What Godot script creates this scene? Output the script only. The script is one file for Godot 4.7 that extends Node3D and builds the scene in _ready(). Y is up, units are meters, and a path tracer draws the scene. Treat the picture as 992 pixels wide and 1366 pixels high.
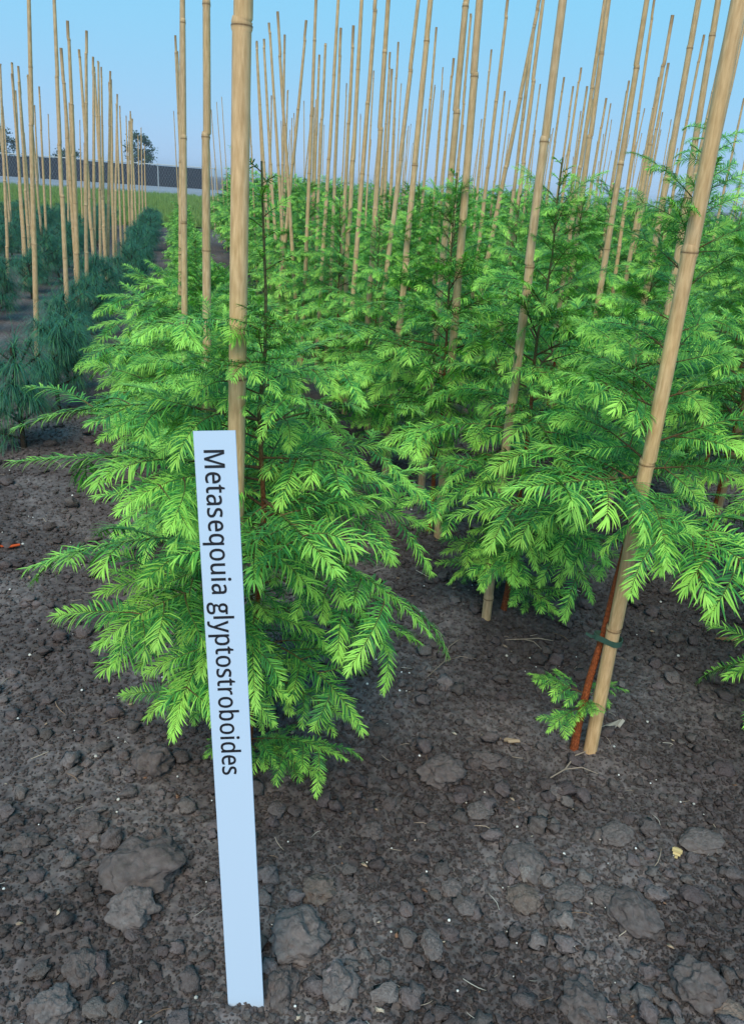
extends Node3D
# A tree nursery in soft evening light: rows of young dawn redwoods staked with bamboo canes, a white name label in dark soil.

const CANES := [
	[[0.068, -1.15, 0.091, 1.8], [0.063, -2.2, 0.08, 1.8], [0.015, -2.75, 0.048, 1.8], [-0.008, -3.3, 0.047, 1.8], [0.078, -5.65, 0.036, 1.763], [0.082, -6.3, 0.048, 1.763], [0.073, -12.15, 0.023, 1.761]],
	[[0.768, -1.118, 0.742, 1.8], [0.742, -1.632, 0.724, 1.8], [0.78, -2.158, 0.737, 1.8], [0.805, -2.45, 0.8, 1.85], [0.746, -2.72, 0.785, 1.8], [0.796, -3.25, 0.894, 1.8], [0.799, -3.4, 0.8, 1.85], [0.753, -3.55, 0.801, 1.85], [0.791, -3.85, 0.789, 1.85], [0.793, -4, 0.798, 1.659], [0.714, -4.15, 0.747, 1.85], [0.791, -4.3, 0.793, 1.689], [0.678, -4.45, 0.686, 1.85], [0.701, -4.7, 0.537, 1.793], [0.795, -4.8, 0.803, 1.688], [0.57, -4.9, 0.707, 1.8], [0.794, -5, 0.801, 1.663], [0.705, -5.15, 0.547, 1.811], [0.667, -5.4, 0.664, 1.8], [0.716, -5.8, 0.58, 1.823], [0.713, -6.2, 0.569, 1.858], [0.797, -6.4, 0.81, 1.601], [0.725, -6.65, 0.605, 1.915], [0.79, -7.25, 0.79, 1.632], [0.735, -7.7, 0.632, 1.914], [0.728, -11.3, 0.612, 1.916], [0.72, -12.2, 0.591, 1.92], [0.716, -13.6, 0.579, 1.917], [0.728, -16, 0.613, 1.917]],
	[[1.49, -1.811, 1.5, 1.8], [1.487, -2.2, 1.396, 1.85], [1.488, -2.36, 1.453, 1.8], [1.475, -2.65, 1.468, 1.85], [1.501, -2.9, 1.463, 1.85], [1.594, -3.2, 1.591, 1.85], [1.472, -3.5, 1.478, 1.85], [1.486, -3.6, 1.496, 1.676], [1.387, -3.75, 1.55, 1.85], [1.473, -3.95, 1.494, 1.85], [1.464, -4.3, 1.436, 1.81], [1.478, -4.6, 1.475, 1.661], [1.48, -5, 1.479, 1.864], [1.465, -5.7, 1.438, 1.877], [1.471, -5.9, 1.455, 1.741], [1.478, -6.1, 1.474, 1.868], [1.479, -6.55, 1.477, 1.8], [1.479, -7.65, 1.478, 1.814]],
	[[2.145, -3.15, 2.178, 1.85], [2.169, -3.3, 2.186, 1.85], [2.161, -3.65, 2.145, 1.777], [2.152, -3.7, 2.098, 1.85], [2.168, -4.5, 2.166, 1.667], [2.157, -5.2, 2.133, 1.766], [2.169, -5.6, 2.168, 1.646], [2.159, -5.85, 2.137, 1.919], [2.169, -6.45, 2.167, 1.747], [2.15, -6.9, 2.113, 1.919], [2.174, -7, 2.18, 1.768], [2.152, -8.2, 2.118, 1.919], [2.171, -8.9, 2.174, 1.857]],
	[[2.853, -4.5, 2.839, 1.885], [2.862, -4.8, 2.865, 1.789], [2.857, -5.2, 2.852, 1.731], [2.862, -5.55, 2.864, 1.656], [2.853, -5.8, 2.841, 1.748], [2.857, -6.05, 2.85, 1.771], [2.86, -6.25, 2.861, 1.849], [2.857, -6.65, 2.853, 1.839], [2.857, -7.4, 2.851, 1.847]],
	[[3.545, -6.05, 3.535, 1.89], [3.542, -6.5, 3.527, 1.836], [3.546, -6.75, 3.539, 1.764], [3.548, -9.75, 3.544, 1.817]],
	[[4.235, -5.95, 4.225, 1.8], [4.242, -8, 4.246, 1.769]],
]
const PINE_CANES := [[-0.754, -4.6, -0.636, 1.78], [-0.595, -4.6, -0.532, 1.78], [-0.614, -5.371, -0.558, 1.74], [-0.591, -5.652, -0.477, 1.74], [-0.655, -6.889, -0.541, 1.74], [-0.615, -7.092, -0.526, 1.74], [-0.614, -7.692, -0.486, 1.74], [-1.315, -7.79, -1.253, 1.74], [-1.496, -7.996, -1.38, 1.74], [-1.332, -8.407, -1.297, 1.74], [-0.598, -8.436, -0.531, 1.74], [-1.408, -9.872, -1.346, 1.74], [-0.68, -9.915, -0.563, 1.74], [-1.785, -10.667, -1.712, 1.74], [-1.324, -11.14, -1.244, 1.74], [-0.665, -11.726, -0.655, 1.74], [-1.946, -13.045, -1.858, 1.74], [-0.573, -13.206, -0.577, 1.74], [-2.459, -13.863, -2.42, 1.74], [-2.036, -15.037, -1.938, 1.74], [-0.644, -16, -0.601, 1.571], [-0.523, -16, -0.479, 1.435], [-1.639, -16, -1.543, 1.736], [-1.6, -16, -1.518, 1.383], [-1.995, -16, -1.901, 1.532], [-0.588, -16, -0.544, 1.695]]

const ORD := ["first", "second", "third", "fourth", "fifth", "sixth", "seventh", "eighth", "ninth", "tenth", "eleventh", "twelfth", "thirteenth", "fourteenth", "fifteenth", "sixteenth", "seventeenth", "eighteenth", "nineteenth", "twentieth", "twenty-first", "twenty-second", "twenty-third", "twenty-fourth", "twenty-fifth", "twenty-sixth", "twenty-seventh", "twenty-eighth", "twenty-ninth", "thirtieth", "thirty-first", "thirty-second", "thirty-third", "thirty-fourth", "thirty-fifth", "thirty-sixth"]
const ROW_X := [0.1, 0.79, 1.48, 2.17, 2.86, 3.55, 4.24, 4.93, 5.62, 6.31, 7.0, 7.69]

var rng := RandomNumberGenerator.new()
var bumps := FastNoiseLite.new()
var lumps := FastNoiseLite.new()
var fine := FastNoiseLite.new()
var patch := FastNoiseLite.new()
var taken := {}
var m := {}


class Buf:
	var v := PackedVector3Array()
	var n := PackedVector3Array()
	var c := PackedColorArray()
	var ix := PackedInt32Array()

	func add(o: Buf, t: Transform3D) -> void:
		var first := v.size()
		v.append_array(t * o.v)
		n.append_array(Transform3D(t.basis.orthonormalized(), Vector3.ZERO) * o.n)
		c.append_array(o.c)
		var at := ix.size()
		ix.resize(at + o.ix.size())
		for i in o.ix.size():
			ix[at + i] = o.ix[i] + first

	func mesh(mat: Material) -> ArrayMesh:
		var a := []
		a.resize(Mesh.ARRAY_MAX)
		a[Mesh.ARRAY_VERTEX] = v
		a[Mesh.ARRAY_NORMAL] = n
		a[Mesh.ARRAY_COLOR] = c
		a[Mesh.ARRAY_INDEX] = ix
		var am := ArrayMesh.new()
		am.add_surface_from_arrays(Mesh.PRIMITIVE_TRIANGLES, a)
		am.surface_set_material(0, mat)
		return am

	# a face that looks along normal k
	func tri(a: int, b: int, d: int, k: Vector3) -> void:
		if (v[d] - v[a]).cross(v[b] - v[a]).dot(k) < 0.0:
			ix.append_array(PackedInt32Array([a, d, b]))
		else:
			ix.append_array(PackedInt32Array([a, b, d]))

	func needle(p: Vector3, d: Vector3, up: Vector3, length: float, w: float, sag: float, col: Color) -> void:
		var side := d.cross(up).normalized() * w
		var u := side.cross(d).normalized()
		var first := v.size()
		var m1 := p + d * length * 0.34 + u * length * 0.05
		var m2 := p + d * length * 0.7 + u * length * (0.04 - sag * 0.4)
		v.append_array(PackedVector3Array([p - side * 0.3, p + side * 0.3, m1 - side * 0.5, m1 + side * 0.5, m2 - side * 0.42, m2 + side * 0.42, p + d * length * 0.99 - u * length * sag]))
		var u1 := (u + d * sag * 0.6).normalized()
		var u2 := (u + d * sag * 1.3).normalized()
		n.append_array(PackedVector3Array([u, u, u, u, u1, u1, u2]))
		for i in 7:
			c.append(col)
		tri(first, first + 1, first + 2, u)
		tri(first + 1, first + 3, first + 2, u)
		tri(first + 2, first + 3, first + 4, u)
		tri(first + 3, first + 5, first + 4, u)
		tri(first + 4, first + 5, first + 6, u)

	# a round tube through points with a radius and a colour each
	func tube(pts: Array, rad: Array, cols: Array, sides := 6, cap := true) -> void:
		var first := v.size()
		var last := pts.size() - 1
		for i in pts.size():
			var d: Vector3 = (pts[mini(i + 1, last)] - pts[maxi(i - 1, 0)]).normalized()
			var a := d.cross(Vector3.RIGHT if absf(d.x) < 0.8 else Vector3.UP).normalized()
			var b := d.cross(a)
			for k in sides:
				var t := TAU * k / sides
				var o := a * cos(t) + b * sin(t)
				v.append(pts[i] + o * rad[i])
				n.append(o)
				c.append(cols[i])
		for i in last:
			for k in sides:
				var p := first + i * sides + k
				var q := first + i * sides + (k + 1) % sides
				var k2 := n[p] + n[q]
				tri(p, q, p + sides, k2)
				tri(q, q + sides, p + sides, k2)
		if cap:
			var e: Vector3 = (pts[last] - pts[last - 1]).normalized()
			var f := v.size()
			for k in sides:
				v.append(v[first + last * sides + k])
				n.append(e)
				c.append(cols[last])
			for k in range(1, sides - 1):
				tri(f, f + k, f + k + 1, e)

	func box(t: Transform3D, size: Vector3, col: Color) -> void:
		for ax in 3:
			for s in [-1.0, 1.0]:
				var k := Vector3.ZERO
				k[ax] = s
				var a := Vector3.ZERO
				a[(ax + 1) % 3] = 1.0
				var b := Vector3.ZERO
				b[(ax + 2) % 3] = 1.0
				var first := v.size()
				var nn := (t.basis * k).normalized()
				for q in [[-1, -1], [1, -1], [1, 1], [-1, 1]]:
					v.append(t * ((k + a * q[0] + b * q[1]) * size * 0.5))
					n.append(nn)
					c.append(col)
				tri(first, first + 1, first + 2, nn)
				tri(first, first + 2, first + 3, nn)


func numbered(called: String) -> String:
	var k: int = taken.get(called, 0)
	taken[called] = k + 1
	return called if k == 0 else "%s_%03d" % [called, k]


func tag(o: Node3D, label := "", category := "", group := "", kind := "") -> void:
	if label:
		o.set_meta("label", label)
	if category:
		o.set_meta("category", category)
	if group:
		o.set_meta("group", group)
	if kind:
		o.set_meta("kind", kind)


func thing(called: String, at: Vector3, label: String, category: String, group := "") -> Node3D:
	var o := Node3D.new()
	o.name = numbered(called)
	add_child(o)
	o.position = at
	tag(o, label, category, group)
	return o


func put(me: Mesh, called: String, parent: Node = self, mat: Material = null) -> MeshInstance3D:
	var o := MeshInstance3D.new()
	o.name = numbered(called) if parent == self else called
	o.mesh = me
	if mat:
		o.material_override = mat
	parent.add_child(o, true)
	return o


func lin(r: float, g: float, b: float) -> Color:
	return Color(r, g, b).linear_to_srgb()


func noise_tex(freq: float, seed_: int, lo: Color, hi: Color, size := 512, octaves := 4, kind := FastNoiseLite.TYPE_SIMPLEX_SMOOTH) -> NoiseTexture2D:
	var f := FastNoiseLite.new()
	f.noise_type = kind
	f.frequency = freq
	f.seed = seed_
	f.fractal_octaves = octaves
	var t := NoiseTexture2D.new()
	t.width = size
	t.height = size
	t.seamless = true
	t.noise = f
	var r := Gradient.new()
	r.set_color(0, lo)
	r.set_color(1, hi)
	t.color_ramp = r
	return t


func mat(called: String, rough: float, spec := 0.3) -> StandardMaterial3D:
	var s := StandardMaterial3D.new()
	s.resource_name = called
	s.vertex_color_use_as_albedo = true
	s.roughness = rough
	s.metallic_specular = spec
	m[called] = s
	return s


func soil_h(x: float, z: float) -> float:
	var near := 1.0 - smoothstep(6.0, 14.0, -z)
	var c := lumps.get_noise_2d(x, z)
	return bumps.get_noise_2d(x, z) * 0.022 + near * (maxf(c, -0.2) * 0.013 + fine.get_noise_2d(x, z) * 0.007)


func on_soil(x: float, z: float, sink := 0.0) -> Vector3:
	return Vector3(x, soil_h(x, z) - sink, z)


func _ready() -> void:
	rng.seed = 20
	camera_and_light()
	materials()
	ground()
	background()
	name_label()
	canes()
	saplings()
	pines()
	clods_and_litter()


# ------------------------------------------------------------------ camera, sky, sun
func camera_and_light() -> void:
	var cam := Camera3D.new()
	cam.name = "camera"
	cam.fov = 66.0
	cam.far = 1500.0
	cam.near = 0.02
	cam.position = Vector3(0, 1.0, 0)
	cam.basis = Basis(Vector3.UP, deg_to_rad(-14.533)) * Basis(Vector3.RIGHT, deg_to_rad(-22.394)) * Basis(Vector3.BACK, deg_to_rad(4.0))
	add_child(cam)
	cam.current = true
	var sky := ProceduralSkyMaterial.new()
	sky.sky_top_color = lin(0.2, 0.64, 0.93)
	sky.sky_horizon_color = lin(0.45, 0.62, 0.88)
	sky.sky_curve = 0.09
	sky.ground_bottom_color = lin(0.06, 0.06, 0.05)
	sky.ground_horizon_color = lin(0.3, 0.35, 0.4)
	sky.energy_multiplier = 0.475
	var s := Sky.new()
	s.sky_material = sky
	var env := Environment.new()
	env.background_mode = Environment.BG_SKY
	env.sky = s
	env.tonemap_mode = Environment.TONE_MAPPER_LINEAR
	env.tonemap_exposure = 2.2
	env.fog_enabled = true
	env.fog_density = 0.0015
	env.fog_light_color = lin(0.62, 0.7, 0.85)
	env.sdfgi_enabled = true
	env.ssao_enabled = true
	env.ssil_enabled = true
	var we := WorldEnvironment.new()
	we.name = "environment"
	we.environment = env
	add_child(we)
	var sun := DirectionalLight3D.new()
	sun.name = "sun"
	sun.light_energy = 0.5
	sun.light_color = lin(1.0, 0.86, 0.66)
	sun.light_angular_distance = 40.0
	sun.shadow_enabled = true
	sun.sky_mode = DirectionalLight3D.SKY_MODE_LIGHT_ONLY
	add_child(sun)
	sun.look_at_from_position(Vector3(-0.5, 1.35, 1.05), Vector3.ZERO)


func materials() -> void:
	var s := mat("needles", 0.5, 0.35)
	s.backlight_enabled = true
	s.backlight = Color(0.45, 0.5, 0.2)
	s = mat("pine_needles", 0.5, 0.35)
	s.backlight_enabled = true
	s.backlight = Color(0.2, 0.25, 0.2)
	s = mat("bark", 0.75, 0.3)
	s.albedo_texture = noise_tex(0.03, 5, Color(0.4, 0.38, 0.38), Color(1, 1, 1))
	s.uv1_triplanar = true
	s.uv1_scale = Vector3(20, 9, 20)
	s = mat("bamboo", 0.5, 0.4)
	s.albedo_texture = noise_tex(0.02, 11, Color(0.76, 0.72, 0.66), Color(1, 1, 1), 1024, 6)
	s.uv1_triplanar = true
	s.uv1_scale = Vector3(9, 1.1, 9)
	s.heightmap_enabled = true
	s.heightmap_texture = noise_tex(0.03, 12, Color.BLACK, Color.WHITE)
	s.heightmap_scale = 0.02
	s = mat("soil", 1.0, 0.1)
	s.albedo_texture = noise_tex(0.02, 21, Color(0.62, 0.61, 0.62), Color(1, 1, 1), 1024, 6)
	s.uv1_triplanar = true
	s.uv1_world_triplanar = true
	s.uv1_scale = Vector3(2.3, 2.3, 2.3)
	s.heightmap_enabled = true
	s.heightmap_texture = noise_tex(0.035, 22, Color.BLACK, Color.WHITE, 1024, 6)
	s.heightmap_scale = 0.22
	s = mat("clod", 1.0, 0.1)
	s.albedo_texture = noise_tex(0.03, 24, Color(0.68, 0.66, 0.66), Color(1, 1, 1), 512, 6)
	s.uv1_triplanar = true
	s.uv1_scale = Vector3(0.5, 0.5, 0.5)
	s.heightmap_enabled = true
	s.heightmap_texture = noise_tex(0.05, 25, Color.BLACK, Color.WHITE, 512, 6)
	s.heightmap_scale = 0.2
	s = mat("grass", 0.6, 0.3)
	s.backlight_enabled = true
	s.backlight = Color(0.4, 0.45, 0.15)
	mat("dull", 0.85, 0.2)
	mat("plastic", 0.32, 0.5)
	mat("tape", 0.45, 0.5)
	mat("ink", 0.4, 0.4)
	s = mat("steel", 0.5, 0.5)
	s.metallic = 0.4
	s = mat("turf", 1.0, 0.1)
	s.albedo_texture = noise_tex(0.03, 31, Color(0.6, 0.62, 0.5), Color(1, 1, 1), 512, 5)
	s.uv1_triplanar = true
	s.uv1_world_triplanar = true
	s.uv1_scale = Vector3(0.5, 0.5, 0.5)
	s = mat("gravel", 0.9, 0.3)
	s.albedo_texture = noise_tex(0.04, 33, Color(0.75, 0.75, 0.76), Color(1, 1, 1), 512, 5)
	s.uv1_triplanar = true
	s.uv1_world_triplanar = true
	s.uv1_scale = Vector3(0.3, 0.3, 0.3)
	s = mat("netting", 0.9, 0.2)
	s.albedo_texture = noise_tex(0.03, 35, Color(0.7, 0.7, 0.72), Color(1, 1, 1), 512, 4)
	s.uv1_triplanar = true
	s.uv1_world_triplanar = true
	s.uv1_scale = Vector3(0.4, 0.8, 0.4)
	bumps.frequency = 1.6
	bumps.seed = 3
	bumps.fractal_octaves = 3
	lumps.noise_type = FastNoiseLite.TYPE_CELLULAR
	lumps.cellular_return_type = FastNoiseLite.RETURN_DISTANCE2_SUB
	lumps.frequency = 17.0
	lumps.seed = 8
	lumps.fractal_octaves = 2
	fine.frequency = 34.0
	fine.seed = 9
	fine.fractal_octaves = 3
	patch.frequency = 2.6
	patch.seed = 14
	patch.fractal_octaves = 4


# ------------------------------------------------------------------ ground
func graded(lo: float, hi: float, step: float, far_lo: float, far_hi: float, grow: float) -> PackedFloat32Array:
	var a := PackedFloat32Array()
	var x := lo
	var st := step
	while x > far_lo:
		st *= grow
		x -= st
		a.append(x)
	a.reverse()
	x = lo
	while x < hi:
		a.append(x)
		x += step
	st = step
	while x < far_hi:
		a.append(x)
		st *= grow
		x += st
	a.append(far_hi)
	return a


func soil_color(x: float, z: float) -> Color:
	var p := patch.get_noise_2d(x, z)
	var dry := clampf(p * 1.6 + 0.25, 0.0, 1.0)
	var g := 1.0 + 0.35 * fine.get_noise_2d(x * 2.3 + 40.0, z * 2.3)
	return Color(lerpf(0.145, 0.245, dry) * g, lerpf(0.125, 0.218, dry) * g, lerpf(0.126, 0.22, dry) * g)


func ground() -> void:
	var xs := graded(-0.75, 1.75, 0.0092, -700.0, 700.0, 1.075)
	var zs := graded(-2.6, -0.35, 0.0092, -900.0, 300.0, 1.075)
	var b := Buf.new()
	var nx := xs.size()
	for z in zs:
		for x in xs:
			b.v.append(Vector3(x, soil_h(x, z), z))
			b.c.append(soil_color(x, z))
	b.n.resize(b.v.size())
	for j in zs.size():
		for i in nx:
			var a := b.v[j * nx + mini(i + 1, nx - 1)] - b.v[j * nx + maxi(i - 1, 0)]
			var d := b.v[mini(j + 1, zs.size() - 1) * nx + i] - b.v[maxi(j - 1, 0) * nx + i]
			b.n[j * nx + i] = d.cross(a).normalized()
	b.ix.resize((nx - 1) * (zs.size() - 1) * 6)
	var w := 0
	for j in zs.size() - 1:
		for i in nx - 1:
			var a := j * nx + i
			for q in [a, a + 1, a + nx, a + 1, a + nx + 1, a + nx]:
				b.ix[w] = q
				w += 1
	tag(put(b.mesh(m.soil), "ground"), "", "", "", "structure")


func sheet(called: String, mater: Material, x0: float, x1: float, z0: float, z1: float, y: float, col: Color, step: float) -> void:
	var b := Buf.new()
	var nx := int((x1 - x0) / step)
	var nz := maxi(int((z1 - z0) / step), 1)
	for j in nz + 1:
		for i in nx + 1:
			var g := 1.0 + 0.25 * patch.get_noise_2d(i * 0.31, j * 0.27)
			b.v.append(Vector3(lerpf(x0, x1, i / float(nx)), y, lerpf(z0, z1, j / float(nz))))
			b.n.append(Vector3.UP)
			b.c.append(Color(col.r * g, col.g * g, col.b * g))
	for j in nz:
		for i in nx:
			var a := j * (nx + 1) + i
			b.tri(a, a + 1, a + nx + 1, Vector3.UP)
			b.tri(a + 1, a + nx + 2, a + nx + 1, Vector3.UP)
	tag(put(b.mesh(mater), called), "", "", "", "structure")


func scatter(me: Mesh, called: String, where: Array, cols: PackedColorArray, parent: Node = self) -> MultiMeshInstance3D:
	var mm := MultiMesh.new()
	mm.transform_format = MultiMesh.TRANSFORM_3D
	mm.use_colors = cols.size() > 0
	mm.mesh = me
	mm.instance_count = where.size()
	for i in where.size():
		mm.set_instance_transform(i, where[i])
		if cols.size():
			mm.set_instance_color(i, cols[i])
	var o := MultiMeshInstance3D.new()
	o.name = numbered(called) if parent == self else called
	o.multimesh = mm
	parent.add_child(o, true)
	return o


# ------------------------------------------------------------------ what lies beyond the field
func background() -> void:
	sheet("lawn", m.turf, -60.0, 60.0, -39.0, -17.0, 0.03, Color(0.15, 0.22, 0.07), 2.0)
	sheet("road", m.gravel, -90.0, 90.0, -62.0, -39.0, 0.034, Color(0.3, 0.32, 0.38), 3.0)
	# grass on the lawn
	var tuft := Buf.new()
	for k in 26:
		var a := rng.randf() * TAU
		var d := Vector3(cos(a) * 0.35, 1.0, sin(a) * 0.35).normalized()
		var g := rng.randf_range(0.8, 1.25)
		tuft.needle(Vector3(rng.randf_range(-0.1, 0.1), 0, rng.randf_range(-0.1, 0.1)), d, Vector3(cos(a), 0.3, sin(a)), rng.randf_range(0.08, 0.2), 0.008, 0.2, Color(0.17 * g, 0.27 * g, 0.075 * g))
	var where := []
	for k in 7000:
		var z := rng.randf_range(-38.5, -16.0)
		where.append(Transform3D(Basis(Vector3.UP, rng.randf() * TAU).scaled(Vector3.ONE * rng.randf_range(0.6, 1.3)), Vector3(rng.randf_range(-11.0, 3.0), 0.02, z)))
	tag(scatter(tuft.mesh(m.grass), "grass", where, PackedColorArray()), "short bright green grass between the canes and the road", "grass", "", "stuff")
	# windbreak
	var wall := thing("windbreak_screen", Vector3(-8, 0, -63), "long low dark netting screen beyond the fence and road", "screen")
	for k in 10:
		var x := -28.0 + k * 4.0
		var h := 1.34 + rng.randf_range(-0.05, 0.05)
		var b := Buf.new()
		b.box(Transform3D(Basis.IDENTITY, Vector3(x, h * 0.5, 0)), Vector3(3.9, h, 0.08), Color(0.04, 0.045, 0.06))
		put(b.mesh(m.netting), "panel", wall)
		b = Buf.new()
		b.box(Transform3D(Basis.IDENTITY, Vector3(x + 2.0, 0.78, 0.06)), Vector3(0.1, 1.56, 0.1), Color(0.07, 0.06, 0.055))
		put(b.mesh(m.dull), "post", wall)
	# chain link fence
	var fence := thing("chain_link_fence", Vector3(-6, 0, -46), "pale steel chain link fence with thin posts before the dark screen", "fence")
	var grey := Color(0.42, 0.44, 0.46)
	for k in 10:
		var b := Buf.new()
		var x := -18.0 + k * 2.9
		b.tube([Vector3(x, 0, 0), Vector3(x, 1.38, 0)], [0.035, 0.035], [grey, grey], 6)
		put(b.mesh(m.steel), "post", fence)
	var rail := Buf.new()
	rail.tube([Vector3(-19, 1.33, 0.05), Vector3(8.1, 1.33, 0.05)], [0.028, 0.028], [grey, grey], 6)
	put(rail.mesh(m.steel), "top_rail", fence)
	var link := Buf.new()
	for k in 190:
		var x := -18.8 + k * 0.14
		for s in [-1.0, 1.0]:
			link.tube([Vector3(x - 0.33 * s, 0.04, -0.01 * s), Vector3(x + 0.33 * s, 1.32, -0.01 * s)], [0.0022, 0.0022], [grey, grey], 3, false)
	tag(put(link.mesh(m.steel), "chain_link", fence), "", "", "", "stuff")
	# far trees
	var spots := [[-3.0, -86.0, 4.4, 2.6, "round leafy tree standing alone past the end of the fence"], [-16.6, -90.0, 3.9, 3.4, "tall dark tree behind the screen among the outermost pine canes"], [-10.4, -92.0, 2.4, 2.6, "small dark bushy tree half hidden by the screen and canes"]]
	for sp in spots:
		far_tree(sp)


func far_tree(sp: Array) -> void:
	var t := thing("leafy_tree", Vector3(sp[0], 0, sp[1]), sp[4], "tree", "trees beyond the road")
	var h: float = sp[2]
	var w: float = sp[3]
	var b := Buf.new()
	var brown := Color(0.06, 0.045, 0.035)
	b.tube([Vector3.ZERO, Vector3(0.03, h * 0.4, 0), Vector3(-0.05, h * 0.85, 0.05)], [0.14, 0.1, 0.03], [brown, brown, brown], 7)
	for k in 7:
		var a := k * 2.4
		b.tube([Vector3(0, h * (0.3 + 0.06 * k), 0), Vector3(cos(a) * w * 0.36, h * (0.45 + 0.06 * k), sin(a) * w * 0.36)], [0.05, 0.015], [brown, brown], 5)
	put(b.mesh(m.bark), "trunk", t)
	var cr := Buf.new()
	for k in 34:
		var a := rng.randf() * TAU
		var y := rng.randf_range(0.2, 0.98)
		var r := w * 0.5 * sqrt(clampf(1.0 - pow(absf(y - 0.5) / 0.52, 2.2), 0.02, 1.0)) * rng.randf_range(0.35, 1.0)
		var mid := Vector3(cos(a) * r, y * h, sin(a) * r)
		var cs := w * rng.randf_range(0.1, 0.2)
		var g0 := rng.randf_range(0.75, 1.2)
		for q in 75:
			var o := Vector3(rng.randfn(), rng.randfn() * 0.7, rng.randfn()) * cs * 0.6
			var d := Vector3(rng.randfn(), rng.randfn() * 0.6, rng.randfn()).normalized()
			var g := g0 * rng.randf_range(0.8, 1.2)
			cr.needle(mid + o, d, Vector3(rng.randfn(), 1.5, rng.randfn()).normalized(), 0.17, 0.12, 0.1, Color(0.035 * g, 0.075 * g, 0.03 * g))
	put(cr.mesh(m.grass), "crown", t)


# ------------------------------------------------------------------ the name label
func name_label() -> void:
	var foot := Vector3(0.0615, 0.0, -0.7135)
	var head := Vector3(0.0352, 0.742, -0.846)
	var up := (head - foot).normalized()
	var right := Vector3(1.0, 0.0, 0.18)
	right = (right - up * right.dot(up)).normalized()
	var o := thing("plant_label", foot, "tall white plastic plant label pushed into the soil, lettered with the species name", "plant label")
	o.basis = Basis(right, up, right.cross(up))
	var long := (head - foot).length()
	var b := Buf.new()
	var half := 0.0232
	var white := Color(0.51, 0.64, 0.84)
	# a strip with softly rounded long edges
	var rim := PackedVector2Array()
	var th := 0.0011
	for k in 8:
		var a := -PI / 2 + PI * k / 7.0
		rim.append(Vector2(half - th + th * cos(a), th * sin(a)))
	for k in 8:
		var a := PI / 2 + PI * k / 7.0
		rim.append(Vector2(-half + th + th * cos(a), th * sin(a)))
	var nr := rim.size()
	for j in 2:
		var y := -0.06 if j == 0 else long
		for k in nr:
			var nn := (rim[(k + 1) % nr] - rim[(k + nr - 1) % nr]).orthogonal()
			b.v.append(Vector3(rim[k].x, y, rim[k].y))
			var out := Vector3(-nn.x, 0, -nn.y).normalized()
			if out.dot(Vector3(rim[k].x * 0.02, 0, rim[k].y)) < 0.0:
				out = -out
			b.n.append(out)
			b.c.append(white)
	for k in nr:
		var k2 := b.n[k] + b.n[(k + 1) % nr]
		b.tri(k, (k + 1) % nr, k + nr, k2)
		b.tri((k + 1) % nr, (k + 1) % nr + nr, k + nr, k2)
	var f := b.v.size()
	for k in nr:
		b.v.append(Vector3(rim[k].x, long, rim[k].y))
		b.n.append(Vector3.UP)
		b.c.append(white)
	for k in range(1, nr - 1):
		b.tri(f, f + k, f + k + 1, Vector3.UP)
	put(b.mesh(m.plastic), "strip", o)
	var font := SystemFont.new()
	font.font_names = PackedStringArray(["Droid Sans"])
	var inked := FontVariation.new()
	inked.base_font = font
	inked.variation_embolden = 0.22
	var tm := TextMesh.new()
	tm.text = "Metaseqouia glyptostroboides"
	tm.font = inked
	tm.font_size = 64
	tm.pixel_size = 0.001
	tm.depth = 0.02
	tm.horizontal_alignment = HORIZONTAL_ALIGNMENT_LEFT
	tm.curve_step = 1.0
	var wide: float = tm.get_aabb().size.x
	var letters := put(tm, "lettering", o, m.ink)
	var sc := 0.397 / wide
	letters.basis = Basis(Vector3.BACK, -PI / 2) * Basis.from_scale(Vector3(sc, sc * 1.04, 0.02))
	var box := tm.get_aabb()
	letters.position = Vector3(-0.003 - (box.position.y + box.size.y * 0.55) * sc * 1.04, long - 0.021 + box.position.x * sc, th + 0.0003)
	m.ink.albedo_color = lin(0.016, 0.016, 0.022)


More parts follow.
